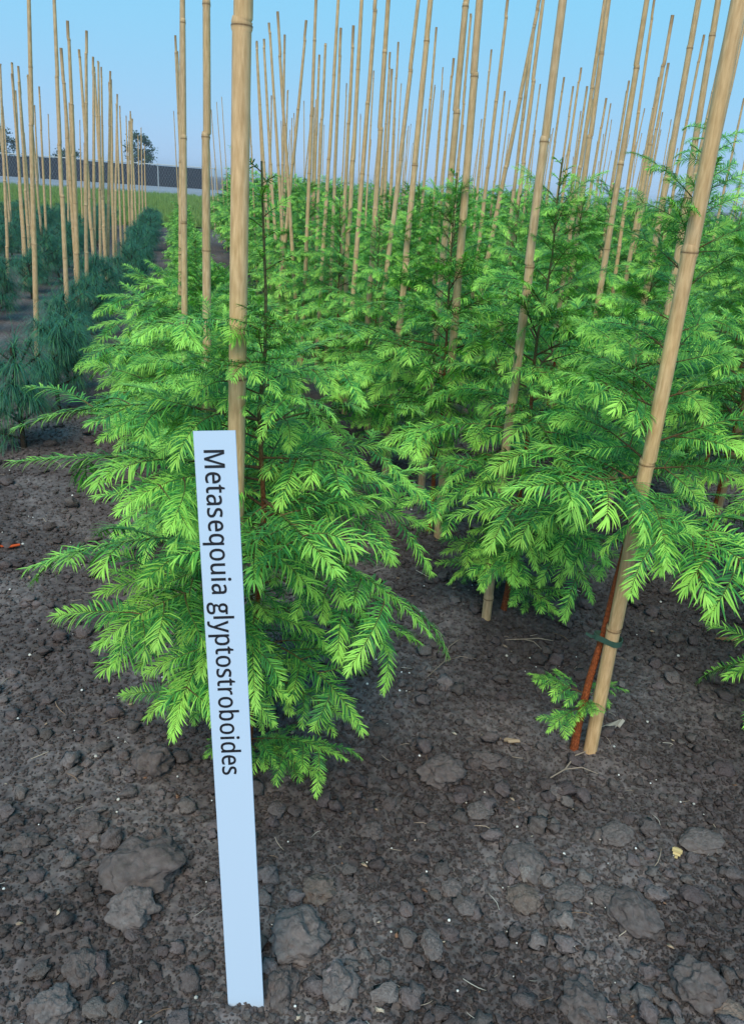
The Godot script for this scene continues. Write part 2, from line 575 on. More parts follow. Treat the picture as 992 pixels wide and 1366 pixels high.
# ------------------------------------------------------------------ bamboo canes
func cane_mesh(seed_: int, h: float, rings: Array) -> ArrayMesh:
	rng.seed = 700 + seed_
	var r0 := rng.randf_range(0.0122, 0.0138)
	var r1 := r0 * (0.82 if seed_ == 0 else 0.8 if seed_ == 1 else rng.randf_range(0.42, 0.58))
	var y := -0.12
	var pts := []
	var rad := []
	var cols := []
	var wob := Vector3.ZERO
	var tone := rng.randf_range(0.92, 1.08)
	var base := Color(0.8 * tone, 0.55 * tone, 0.31 * tone)
	if seed_ > 1:
		base = base.lerp(Color(0.66, 0.51, 0.34), rng.randf_range(0.1, 0.75))
	var dark := Color(0.2, 0.12, 0.07)
	var fixed := [[0.3, 0.74, 1.18, 1.55], [0.277, 0.6, 0.94, 1.33, 1.62]]
	var at: float = rng.randf_range(0.02, 0.16) if seed_ > 1 else fixed[seed_][0]
	var given := 1
	while y < h:
		var to := minf(at, h)
		var n := maxi(int((to - y) / 0.06), 1)
		for k in n:
			var q := lerpf(y, to - 0.012, k / float(n))
			pts.append(wob + Vector3(0, q, 0))
			rad.append(lerpf(r0, r1, clampf(q / h, 0, 1)))
			var g := rng.randf_range(0.94, 1.05)
			cols.append(Color(base.r * g, base.g * g, base.b * g * rng.randf_range(0.95, 1.05)))
		if to < h:
			var rr := lerpf(r0, r1, to / h)
			for st in [[-0.007, 1.0, 0], [-0.004, 1.1, 0], [-0.0015, 1.12, 1], [0.0008, 1.05, 1], [0.003, 1.1, 0], [0.007, 1.01, 0]]:
				pts.append(wob + Vector3(0, to + st[0], 0))
				rad.append(rr * st[1])
				cols.append(base.lerp(dark, 0.55 * st[2] * rng.randf_range(0.5, 1.0)))
			rings.append([to, rr * 1.13, wob])
			wob += Vector3(rng.randf_range(-0.0035, 0.0035), 0, rng.randf_range(-0.0035, 0.0035))
		y = to + 0.008
		at = to + rng.randf_range(0.22, 0.32) * (0.85 + 0.25 * to)
		if seed_ < 2:
			at = fixed[seed_][given] if given < fixed[seed_].size() else 9.0
			given += 1
	pts.append(wob + Vector3(0, h, 0))
	rad.append(r1)
	cols.append(dark.lerp(base, 0.4))
	var b := Buf.new()
	b.tube(pts, rad, cols, 12)
	return b.mesh(m.bamboo)


func canes() -> void:
	var kinds := []
	var marks := []
	for k in 9:
		var rings := []
		kinds.append(cane_mesh(k, 1.8, rings))
		marks.append(rings)
	rng.seed = 61
	var rows := CANES.duplicate(true)
	while rows.size() < 11:
		rows.append([])
	# the far end of the rows, too small to tell their lean
	for k in 84:
		var r := rng.randi_range(2, 10)
		var z := rng.randf_range(-13.5, -6.5)
		if ROW_X[r] / -z < 0.8:
			rows[r].append([ROW_X[r] + rng.randf_range(-0.06, 0.06), z, ROW_X[r] + rng.randf_range(-0.1, 0.1), rng.randf_range(1.62, 1.85)])
	for r in rows.size():
		rows[r].sort_custom(func(a, b): return a[1] > b[1])
		for k in rows[r].size():
			var where: String = "the row behind the white label" if r == 0 else "the %s redwood row from the pines" % ORD[r]
			var label: String = "tan bamboo cane, %s along %s" % [ORD[k], where]
			if r == 0 and k == 0:
				label = "thick tan bamboo cane rising straight behind the white label"
			if r == 1 and k == 0:
				label = "slanting tan bamboo cane tied to a red stem with green tape"
			cane(rows[r][k], label, "bamboo canes among the redwoods", kinds, marks)
	var left := PINE_CANES.duplicate(true)
	for k in 30:
		var z := rng.randf_range(-13.0, -4.8)
		var x: float = [-0.6, -1.32, -2.0][k % 3] + rng.randf_range(-0.05, 0.05)
		if x / -z > -0.23:
			left.append([x, z, x + rng.randf_range(-0.02, 0.1), rng.randf_range(1.6, 1.78)])
	left.sort_custom(func(a, b): return a[1] > b[1])
	var along := [0, 0, 0]
	for q in left:
		var r := 0 if q[0] > -0.96 else (1 if q[0] > -1.66 else 2)
		cane(q, "slim tan bamboo cane, %s along the %s" % [ORD[along[r]], ["pine row next to the redwoods", "second pine row from the redwoods", "outermost pine row by the fence side"][r]], "bamboo canes among the pines", kinds, marks)
		along[r] += 1


func cane(s: Array, label: String, group: String, kinds: Array, marks: Array) -> void:
	var foot := on_soil(s[0], s[1])
	var tip := Vector3(s[2], s[3], s[1] + (0.0 if s[1] > -2.5 else rng.randf_range(-0.03, 0.03)))
	var thick := label.contains("thick") or label.contains("slanting")
	var k := rng.randi_range(2, kinds.size() - 1)
	if thick:
		k = 0 if label.contains("thick") else 1
	var o := thing("bamboo_cane", foot, label, "cane", group)
	var up := (tip - foot).normalized()
	var right := up.cross(Vector3.FORWARD.rotated(Vector3.UP, rng.randf() * TAU)).normalized()
	var long := (tip - foot).length() / 1.8
	var girth := (1.1 if label.contains("thick") else 0.96) if thick else (1.0 if s[1] > -3.0 else rng.randf_range(0.85, 1.05) * (1.3 if group.contains("pines") else (0.75 if s[1] < -6.5 else 1.0)))
	put(kinds[k], "culm", o)
	o.basis = Basis(right * girth, up * long, right.cross(up) * girth)
	if s[1] > -2.8:
		for g in marks[k]:
			var b := Buf.new()
			var col := Color(0.3, 0.19, 0.1)
			b.tube([Vector3(0, -0.0012, 0), Vector3(0, -0.0004, 0), Vector3(0, 0.0004, 0), Vector3(0, 0.0012, 0)], [g[1] * 0.97, g[1] * 1.005, g[1] * 1.005, g[1] * 0.97], [col, col, col, col], 12, false)
			var ring := put(b.mesh(m.bamboo), "node_ring", o)
			ring.position = g[2] + Vector3(0, g[0] - 0.0008, 0)
	if label.contains("green tape"):
		var t := Buf.new()
		var green := Color(0.045, 0.1, 0.075)
		# a flat loop round cane and stem, in axes that stand upright beside the cane
		var from := Vector3(0.001, 0.253, 0)
		var to := Vector3(-0.0225, 0.256, -0.014)
		var run := (to - from) * Vector3(1, 0, 1)
		var a0 := atan2(run.z, run.x)
		var pts := []
		for q in 11:
			var w := a0 + PI / 2 + PI * q / 10.0
			pts.append(from - Vector3(0, 0.001, 0) + Vector3(cos(w), 0, sin(w)) * -0.0163 * -1.0)
		for q in 11:
			var w := a0 - PI / 2 + PI * q / 10.0
			pts.append(to + Vector3(cos(w), 0, sin(w)) * 0.0105)
		pts.append(pts[0])
		band(t, pts, 0.011, green)
		band(t, [Vector3(-0.034, 0.256, -0.012), Vector3(-0.044, 0.26, -0.008), Vector3(-0.055, 0.266, -0.01)], 0.006, green)
		var tp := put(t.mesh(m.tape), "tie", o)
		tp.basis = o.basis.orthonormalized().inverse()
		tp.set_meta("label", "dark green plastic tie tape")


func band(b: Buf, pts: Array, wide: float, col: Color) -> void:
	for i in pts.size() - 1:
		var a: Vector3 = pts[i]
		var d: Vector3 = pts[i + 1]
		var along := (d - a).normalized()
		var out := along.cross(Vector3.UP).normalized()
		b.box(Transform3D(Basis(along, Vector3.UP, out), (a + d) * 0.5), Vector3((d - a).length() * 1.08, wide, 0.0014), col)


# ------------------------------------------------------------------ redwood saplings
var sprays := []   # [needles mesh, twig mesh, needles buffer, twig buffer]


func feather(leaf: Buf, wood: Buf, p: Vector3, d: Vector3, up: Vector3, long: float, bare: float, droop: float, nl: float, young_from: float, tint: float) -> Array:
	var step := 0.003
	var n := int(long / step)
	var pts := [p]
	var frames := []
	var twist := rng.randf_range(-0.5, 0.5)
	var sway := rng.randf_range(-0.6, 0.6) / n
	for i in n:
		var s := i / float(n)
		d = (d + Vector3.DOWN * droop / n * (0.4 + 1.2 * s)).normalized()
		var side := d.cross(up).normalized()
		d = (d + side * sway).normalized()
		side = d.cross(up).normalized()
		up = side.cross(d).normalized()
		p += d * step
		pts.append(p)
		frames.append([p, d, up, s])
		if s < bare:
			continue
		for sg in [-1.0, 1.0]:
			if rng.randf() < 0.04:
				continue
			var ang := deg_to_rad(lerpf(66.0, 30.0, s) + rng.randf_range(-15.0, 15.0))
			var prof := 0.72 + 0.32 * sin(PI * clampf(s, 0.0, 1.0))
			if s > 0.8:
				prof *= lerpf(1.0, 0.72, (s - 0.8) / 0.2)
			var sd: Vector3 = (side * sg).rotated(d, twist)
			var nd: Vector3 = (d * cos(ang) + sd * sin(ang) + up * rng.randf_range(-0.22, 0.32)).normalized()
			var g := tint * rng.randf_range(0.82, 1.18)
			var col := Color(0.046 * g, 0.225 * g, 0.054 * g)
			if s > young_from + rng.randf_range(-0.3, 0.3):
				col = Color(0.3 * g, 0.62 * g, 0.1 * g)
			elif rng.randf() < 0.45:
				col = Color(0.135 * g, 0.42 * g, 0.068 * g)
			leaf.needle(p, nd, up, nl * prof * rng.randf_range(0.75, 1.12), 0.002, rng.randf_range(0.0, 0.5), col)
	for k in 5:
		var nd: Vector3 = (d + up * rng.randf_range(-0.3, 0.3) + d.cross(up) * rng.randf_range(-0.45, 0.45)).normalized()
		var g := tint * rng.randf_range(0.9, 1.15)
		leaf.needle(p, nd, up, nl * rng.randf_range(0.4, 0.7), 0.0019, 0.05, Color(0.32 * g, 0.64 * g, 0.11 * g))
	var tp := []
	var tr := []
	var tc := []
	for k in 7:
		var i := int(k / 6.0 * n)
		tp.append(pts[i])
		tr.append(lerpf(0.0006 + long * 0.006, 0.0006, k / 6.0))
		tc.append(Color(0.25, 0.15, 0.07).lerp(Color(0.16, 0.25, 0.06), smoothstep(0.5, 3.0, k)))
	wood.tube(tp, tr, tc, 5, false)
	return frames


func make_spray(seed_: int, long: float) -> void:
	rng.seed = 4000 + seed_
	var leaf := Buf.new()
	var wood := Buf.new()
	var tint := rng.randf_range(0.85, 1.15)
	var fr := feather(leaf, wood, Vector3.ZERO, Vector3(1, 0.16, 0).normalized(), Vector3.UP, long, 0.26, rng.randf_range(0.25, 0.85), 0.034, rng.randf_range(0.5, 0.85), tint)
	var n := fr.size()
	var s := 0.14
	var sg := 1.0
	while s < 0.78:
		var f: Array = fr[int(s * n)]
		for w in [sg, -sg]:
			if w == -sg and rng.randf() < 0.35:
				continue
			var side: Vector3 = (f[1] as Vector3).cross(f[2]).normalized() * w
			var d: Vector3 = (f[1] * rng.randf_range(0.5, 0.85) + side + f[2] * rng.randf_range(-0.45, 0.45)).normalized()
			var up: Vector3 = (f[2] + side * rng.randf_range(-0.2, 0.4)).normalized()
			feather(leaf, wood, f[0], d, up, long * rng.randf_range(0.24, 0.58) * (1.0 - 0.35 * s), 0.1, rng.randf_range(0.1, 1.3), 0.031, rng.randf_range(0.4, 0.95), tint * rng.randf_range(0.85, 1.15))
		s += rng.randf_range(0.11, 0.18)
		sg = -sg
	sprays.append([leaf.mesh(m.needles), wood.mesh(m.bark), leaf, wood, long])


# where the branches of one sapling go: [transform, spray]
func branch_plan(seed_: int, h: float, y0: float, reach: float, count: int) -> Array:
	rng.seed = 900 + seed_
	var plan := []
	var az := rng.randf() * TAU
	for k in count:
		var t := (k + rng.randf_range(0.0, 0.8)) / count
		var y := lerpf(y0, h * 0.93, pow(t, 0.92))
		az += 2.4 + rng.randf_range(-0.5, 0.5)
		var q := y / h
		var r := reach * (0.62 + 0.5 * sin(PI * clampf(q * 0.95 + 0.1, 0, 1))) * (1.0 - 0.72 * smoothstep(0.5, 0.95, q)) * rng.randf_range(0.78, 1.12) * lerpf(0.62, 1.0, smoothstep(0.12, 0.42, q))
		var lift := deg_to_rad(lerpf(-16.0, 38.0, smoothstep(0.1, 1.0, q)) + rng.randf_range(-10.0, 10.0))
		var i := rng.randi_range(0, sprays.size() - 1)
		var sc: float = clampf(r / sprays[i][4], 0.5, 1.5)
		var b := Basis(Vector3.UP, az) * Basis(Vector3.BACK, lift) * Basis(Vector3.RIGHT, rng.randf_range(-0.3, 0.3))
		plan.append([Transform3D(b.scaled_local(Vector3.ONE * sc), Vector3(0, y, 0)), i])
	return plan


func stem_points(h: float, seed_: int, lean := Vector3.ZERO) -> Array:
	rng.seed = 300 + seed_
	var pts := []
	var o := Vector3.ZERO
	for k in 13:
		pts.append(o + Vector3(0, lerpf(-0.03, h, k / 12.0), 0) + lean * smoothstep(0.14, 0.5, k / 12.0))
		o += Vector3(rng.randf_range(-0.008, 0.008), 0, rng.randf_range(-0.008, 0.008))
	return pts


func stem_at(pts: Array, y: float) -> Vector3:
	for k in 12:
		if pts[k + 1].y >= y:
			return pts[k].lerp(pts[k + 1], clampf((y - pts[k].y) / (pts[k + 1].y - pts[k].y), 0, 1))
	return pts[12]


func stem_buf(pts: Array, r0: float) -> Buf:
	var b := Buf.new()
	var rad := []
	var cols := []
	for k in pts.size():
		var t: float = k / float(pts.size() - 1)
		rad.append(lerpf(r0, 0.0014, pow(t, 0.7)))
		var g := rng.randf_range(0.85, 1.15)
		cols.append(Color(0.52 * g, 0.14 * g, 0.05 * g).lerp(Color(0.2, 0.21, 0.09), smoothstep(0.4, 0.7, t)))
	b.tube(pts, rad, cols, 9)
	return b


# a few needles along the bare leader
func leader(b: Buf, w: Buf, pts: Array, h: float) -> void:
	for k in 10:
		var y := h * (0.86 + 0.014 * k)
		var a := k * 2.4
		var d := Vector3(cos(a), 0.7, sin(a)).normalized()
		feather(b, w, stem_at(pts, y), d, Vector3.UP, rng.randf_range(0.02, 0.06), 0.1, 0.2, 0.016, 0.3, 1.0)


func near_sapling(at: Vector3, h: float, y0: float, reach: float, count: int, seed_: int, label: String, extra: Array = [], open_az := 0.0) -> void:
	var o := thing("redwood_sapling", at, label, "sapling", "young dawn redwoods in rows")
	var pts := stem_points(h, seed_, Vector3(0.047, 0, -0.018) if label.contains("tied") else Vector3.ZERO)
	put(stem_buf(pts, 0.0092).mesh(m.bark), "trunk", o)
	var plan := branch_plan(seed_, h, y0, reach, count)
	if open_az > 0.0:   # kept clear of branches, where the photograph shows the cane bare
		plan = plan.filter(func(p): return p[0].origin.y < (0.78 if seed_ == 1 else 0.6) or absf(angle_difference(atan2(-p[0].basis.x.z, p[0].basis.x.x), deg_to_rad(open_az))) > 1.0)
	if seed_ == 1:   # only a thin leader stands above this crown
		plan = plan.filter(func(p): return p[0].origin.y < 0.79)
	plan.append_array(extra)
	for p in plan:
		var br := put(sprays[p[1]][1], "branch", o)
		br.transform = p[0]
		br.position += stem_at(pts, p[0].origin.y) * Vector3(1, 0, 1)
		put(sprays[p[1]][0], "foliage", br)
	var lb := Buf.new()
	var lw := Buf.new()
	leader(lb, lw, pts, h)
	var ln := put(lw.mesh(m.bark), "leading_shoot", o)
	put(lb.mesh(m.needles), "foliage", ln)


func side_branch(y: float, az_deg: float, lift_deg: float, sc: float, i: int) -> Array:
	return [Transform3D((Basis(Vector3.UP, deg_to_rad(az_deg)) * Basis(Vector3.BACK, deg_to_rad(lift_deg))).scaled_local(Vector3.ONE * sc), Vector3(0, y, 0)), i]


func saplings() -> void:
	for k in 10:
		make_spray(k, [0.3, 0.26, 0.34, 0.24, 0.32, 0.28, 0.22, 0.36, 0.3, 0.27][k])
	var low := [side_branch(0.06, 236.0, 14.0, 0.5, 6), side_branch(0.06, -36.0, 16.0, 0.56, 7), side_branch(0.045, -64.0, 16.0, 0.56, 2), side_branch(0.05, -12.0, 14.0, 0.4, 6), side_branch(0.34, 215.0, -22.0, 0.95, 5), side_branch(0.45, 196.0, 6.0, 1.22, 0), side_branch(0.38, 206.0, 4.0, 1.1, 9), side_branch(0.58, 198.0, 4.0, 1.15, 4), side_branch(0.5, 2.0, 10.0, 1.0, 8), side_branch(0.3, 245.0, -30.0, 0.8, 1), side_branch(0.4, 255.0, -35.0, 0.8, 8), side_branch(0.75, 246.0, 6.0, 0.7, 1), side_branch(0.8, 200.0, 8.0, 0.8, 5), side_branch(0.66, 168.0, 2.0, 1.05, 2)]
	near_sapling(on_soil(0.105, -1.185), 1.03, 0.19, 0.28, 50, 1, "bright green redwood sapling right behind the white label", low, 190.0)
	var shoots := [side_branch(0.13, 165.0, 8.0, 0.5, 6), side_branch(0.1, 200.0, -5.0, 0.42, 3), side_branch(0.12, -95.0, 5.0, 0.3, 6), side_branch(0.12, 20.0, 2.0, 0.42, 3)]
	near_sapling(on_soil(0.741, -1.132), 1.12, 0.46, 0.27, 40, 2, "redwood sapling with bare red lower stem tied to a slanting cane", shoots, 262.0)
	var edge := [side_branch(0.36, 182.0, 8.0, 1.3, 2), side_branch(0.3, 194.0, 6.0, 1.3, 7), side_branch(0.05, 192.0, 12.0, 1.2, 7), side_branch(0.05, 208.0, 12.0, 1.3, 4)]
	var hanging := [side_branch(0.26, -60.0, -12.0, 0.95, 0), side_branch(0.24, 215.0, -10.0, 0.9, 5), side_branch(0.3, -105.0, -18.0, 0.85, 1), side_branch(0.22, -15.0, -6.0, 0.95, 4), side_branch(0.2, 180.0, -2.0, 0.8, 3), side_branch(0.42, 228.0, 0.0, 0.9, 0), side_branch(0.54, 256.0, 4.0, 0.85, 8), side_branch(0.64, 238.0, 8.0, 0.8, 5), side_branch(0.74, 262.0, 12.0, 0.7, 1)]
	var far := []
	for k in 5:
		far.append(far_meshes(50 + k))
	for r in ROW_X.size():
		var first: float = -1.185 if r == 0 else (-1.16 if r == 1 else (-1.28 if r == 2 else -1.15))
		var count := 0
		for k in 24:
			var z := first - 0.535 * k
			rng.seed = 5000 + r * 40 + k
			var x: float = ROW_X[r] + rng.randf_range(-0.04, 0.04)
			var h := rng.randf_range(0.9, 1.1)
			z += rng.randf_range(-0.04, 0.04)
			if r < 2 and k == 0:
				count += 1
				continue
			if x / -z > (1.35 if r == 2 else 0.98) or z < -13.2 or (r == 0 and k == 1):
				continue
			if r == 0:
				h *= 0.63
			var where: String = "the row behind the white label" if r == 0 else "the %s redwood row from the pines" % ORD[r]
			var label: String = "feathery green redwood sapling, %s in %s" % [ORD[count], where]
			if count == 0:
				label = "feathery green redwood sapling, first to show in %s" % where
			count += 1
			if z > (-4.1 if r == 0 else -2.75) and x < 1.6:
				near_sapling(on_soil(x, z), h, 0.05 if r == 1 and k == 1 else (0.35 if r > 0 and k > 0 else rng.randf_range(0.08, 0.22)), 0.46 if r == 0 else 0.32, 42, 20 + r * 10 + k, label, edge if r == 2 and k == 0 else (hanging if r == 1 and k == 1 else []))
			else:
				var v: Array = far[rng.randi_range(0, 4)]
				var o := thing("redwood_sapling", on_soil(x, z), label, "sapling", "young dawn redwoods in rows")
				put(v[0], "trunk", o)
				put(v[1], "crown", o)
				o.rotation.y = rng.randf() * TAU
				o.scale = Vector3.ONE * (h / 1.0)


func far_meshes(seed_: int) -> Array:
	var pts := stem_points(1.0, seed_)
	var wood := stem_buf(pts, 0.0092)
	var leaf := Buf.new()
	for p in branch_plan(seed_, 1.0, 0.14, 0.31, 42):
		var t: Transform3D = p[0]
		t.origin += stem_at(pts, t.origin.y) * Vector3(1, 0, 1)
		leaf.add(sprays[p[1]][2], t)
		wood.add(sprays[p[1]][3], t)
	leader(leaf, wood, pts, 1.0)
	return [wood.mesh(m.bark), leaf.mesh(m.needles)]


# ------------------------------------------------------------------ pines
func pine_meshes(seed_: int) -> Array:
	rng.seed = 8000 + seed_
	var wood := Buf.new()
	var leaf := Buf.new()
	var brown := Color(0.13, 0.1, 0.07)
	var h := 0.42
	wood.tube([Vector3(0, -0.03, 0), Vector3(0.01, h * 0.5, 0), Vector3(0, h, 0.01)], [0.012, 0.008, 0.004], [brown, brown, brown], 7)
	var ends := [[Vector3(0, h, 0), Vector3.UP]]
	for k in 20:
		var y := rng.randf_range(0.05, 0.92) * h
		var a := k * 2.4
		var d := Vector3(cos(a), rng.randf_range(0.35, 1.0), sin(a)).normalized()
		var e := Vector3(0, y, 0) + d * rng.randf_range(0.08, 0.16)
		wood.tube([Vector3(0, y, 0), e], [0.005, 0.003], [brown, brown], 5)
		ends.append([e, d])
	for e in ends:
		for k in 120:
			var back := rng.randf() * 0.07
			var p: Vector3 = e[0] - e[1] * back
			var o := Vector3(rng.randfn(), rng.randfn() * 0.6, rng.randfn()).normalized()
			var d: Vector3 = (e[1] * 0.7 + o * 0.9 + Vector3.DOWN * 0.15).normalized()
			var g := rng.randf_range(0.75, 1.25)
			var col := Color(0.03 * g, 0.14 * g, 0.095 * g) if rng.randf() < 0.7 else Color(0.06 * g, 0.2 * g, 0.075 * g)
			# long hanging needles: three joined lengths that bend down
			var long := rng.randf_range(0.07, 0.125)
			var q := p
			for s in 3:
				var up := d.cross(Vector3.UP).cross(d).normalized()
				leaf.needle(q, d, up, long * 0.42, 0.0024 - 0.0005 * s, 0.1, col)
				q += d * long * 0.36
				d = (d + Vector3.DOWN * rng.randf_range(0.45, 0.7)).normalized()
	return [wood.mesh(m.bark), leaf.mesh(m.pine_needles)]


func pines() -> void:
	var kinds := []
	for k in 4:
		kinds.append(pine_meshes(k))
	rng.seed = 77
	var names := ["beside the first redwood row", "in the second pine row", "in the third pine row", "in the fourth pine row"]
	for r in 4:
		var x0: float = [-0.55, -1.28, -2.0, -2.7][r]
		var count := 0
		for k in 27:
			var z: float = -3.05 - 0.47 * k + rng.randf_range(-0.06, 0.06)
			var x: float = x0 + rng.randf_range(-0.07, 0.07) + 0.16 * smoothstep(-5.0, -8.0, z)
			var sc := rng.randf_range(0.76, 1.0) * (0.92 if z > -4.6 else 1.0)
			var kind := rng.randi_range(0, 3)
			var turn := rng.randf() * TAU
			if x / -z < -0.34:
				continue
			var o := thing("pine_sapling", on_soil(x, z), "dark blue-green pine sapling with long drooping needles, %s %s" % [ORD[count], names[r]], "pine", "young pines in rows")
			count += 1
			put(kinds[kind][0], "trunk", o)
			put(kinds[kind][1], "crown", o)
			o.rotation.y = turn
			o.scale = Vector3.ONE * sc


# ------------------------------------------------------------------ clods, crumbs and litter
func lump(seed_: int, rings: int, sides: int, rough: float, col: Color, flat := 0.6) -> Buf:
	var f := FastNoiseLite.new()
	f.seed = seed_
	f.frequency = 0.9
	f.fractal_octaves = 4
	var ridge := FastNoiseLite.new()
	ridge.seed = seed_ + 50
	ridge.noise_type = FastNoiseLite.TYPE_CELLULAR
	ridge.frequency = 0.9
	var b := Buf.new()
	for j in rings + 1:
		for i in sides:
			var t := PI * j / rings
			var a := TAU * i / sides
			var d := Vector3(sin(t) * cos(a), cos(t), sin(t) * sin(a))
			var r := 0.5 * (1.0 + rough * f.get_noise_3dv(d * 1.4) + rough * 0.45 * ridge.get_noise_3dv(d * 1.8 + Vector3.ONE * 9.0) + rough * 0.1 * f.get_noise_3dv(d * 6.0))
			b.v.append(d * r * Vector3(1, flat, 1))
			var g := 1.0 + 0.3 * f.get_noise_3dv(d * 5.0)
			b.c.append(Color(col.r * g, col.g * g, col.b * g))
	b.n.resize(b.v.size())
	for j in rings:
		for i in sides:
			var p := j * sides + i
			var q := j * sides + (i + 1) % sides
			for tr in [[p, q, p + sides], [q, q + sides, p + sides]]:
				if j == 0 and tr[0] == p and tr[1] == q or j == rings - 1 and tr[1] == q + sides:
					continue
				b.tri(tr[0], tr[1], tr[2], b.v[tr[0]] + b.v[tr[1]] + b.v[tr[2]])
				var fn := (b.v[tr[2]] - b.v[tr[0]]).cross(b.v[tr[1]] - b.v[tr[0]])
				if fn.dot(b.v[tr[0]]) < 0.0:
					fn = -fn
				for w in tr:
					b.n[w] += fn
	for k in b.n.size():
		b.n[k] = b.n[k].normalized() if b.n[k].length() > 1e-12 else b.v[k].normalized()
	# poles
	for pole in [0, rings]:
		for i in sides:
			b.n[pole * sides + i] = Vector3.UP if pole == 0 else Vector3.DOWN
	return b


const CLODS := [
	[-0.077, -0.953, 0.13, 0.085, 0, "wide flat dark soil clod, largest to one side of the label foot"], [-0.088, -0.886, 0.074, 0.06, 1, "rounded grey soil clod just below the widest clod"],
	[-0.066, -1.205, 0.075, 0.07, 0, "round dark soil clod in the open soil under the label sapling"], [0.138, -0.792, 0.088, 0.068, 1, "big pale grey clod beside the label near its foot"],
	[0.184, -0.707, 0.05, 0.05, 1, "round smooth clod at the bottom edge beside the label foot"], [0.112, -0.728, 0.045, 0.055, 0, "lumpy clod touching the foot of the white label"],
	[0.184, -0.873, 0.062, 0.04, 2, "brown crusty clod above the pale clod by the label"], [-0.15, -0.806, 0.05, 0.045, 0, "small lumpy clod in the soil corner away from the canes"],
	[0.517, -0.865, 0.066, 0.066, 3, "flat angular grey stone in the open soil between label and tied cane"], [0.699, -0.895, 0.07, 0.04, 3, "long flat stone lying below the tied cane"],
	[0.39, -0.845, 0.036, 0.032, 1, "small grey stone, upper of a pair in the open soil"], [0.399, -0.804, 0.034, 0.026, 1, "small grey stone, lower of a pair in the open soil"],
	[0.488, -0.798, 0.055, 0.042, 2, "rounded brown stone under the flat angular stone"], [0.56, -0.796, 0.052, 0.03, 3, "narrow pointed stone in the middle of a row of three"],
	[0.62, -0.781, 0.048, 0.034, 3, "small rounded stone ending the row of three"], [0.642, -0.742, 0.075, 0.075, 0, "low wide soil clod under the row of three stones"],
	[0.844, -0.862, 0.08, 0.045, 3, "long grey stone set apart towards the frame edge"], [0.325, -0.744, 0.03, 0.042, 1, "small upright grey stone alone in the open soil"],
	[0.552, -1.118, 0.066, 0.036, 0, "long dark clod in the open soil before the second cane"], [0.455, -1.097, 0.095, 0.06, 0, "broken pair of dark clods in the open soil before the second sapling"],
	[0.5, -0.628, 0.066, 0.055, 0, "rough clod half cut by the bottom edge of the picture"], [0.676, -0.625, 0.08, 0.06, 0, "large crumbling clod in the bottom corner under the tied cane"],
	[0.699, -0.586, 0.05, 0.03, 4, "pinkish flat stone chip in the bottom corner"], [-0.258, -1.039, 0.048, 0.036, 0, "small dark clod at the picture edge level with the lowest branches"],
	[-0.158, -1.059, 0.052, 0.042, 0, "dark clod between the round clod and the picture edge"], [-0.062, -1.019, 0.045, 0.04, 0, "dark clod just above the widest clod"],
	[0.291, -0.978, 0.045, 0.032, 0, "dark clod beside the lowest green branch of the label sapling"], [0.489, -0.989, 0.05, 0.034, 3, "small flat stone above the angular grey stone"],
	[0.649, -1.011, 0.038, 0.034, 1, "small pale stone right below the tied stem"], [-0.182, -0.758, 0.062, 0.048, 1, "pale crumbly clod in the bottom corner away from the canes"],
]


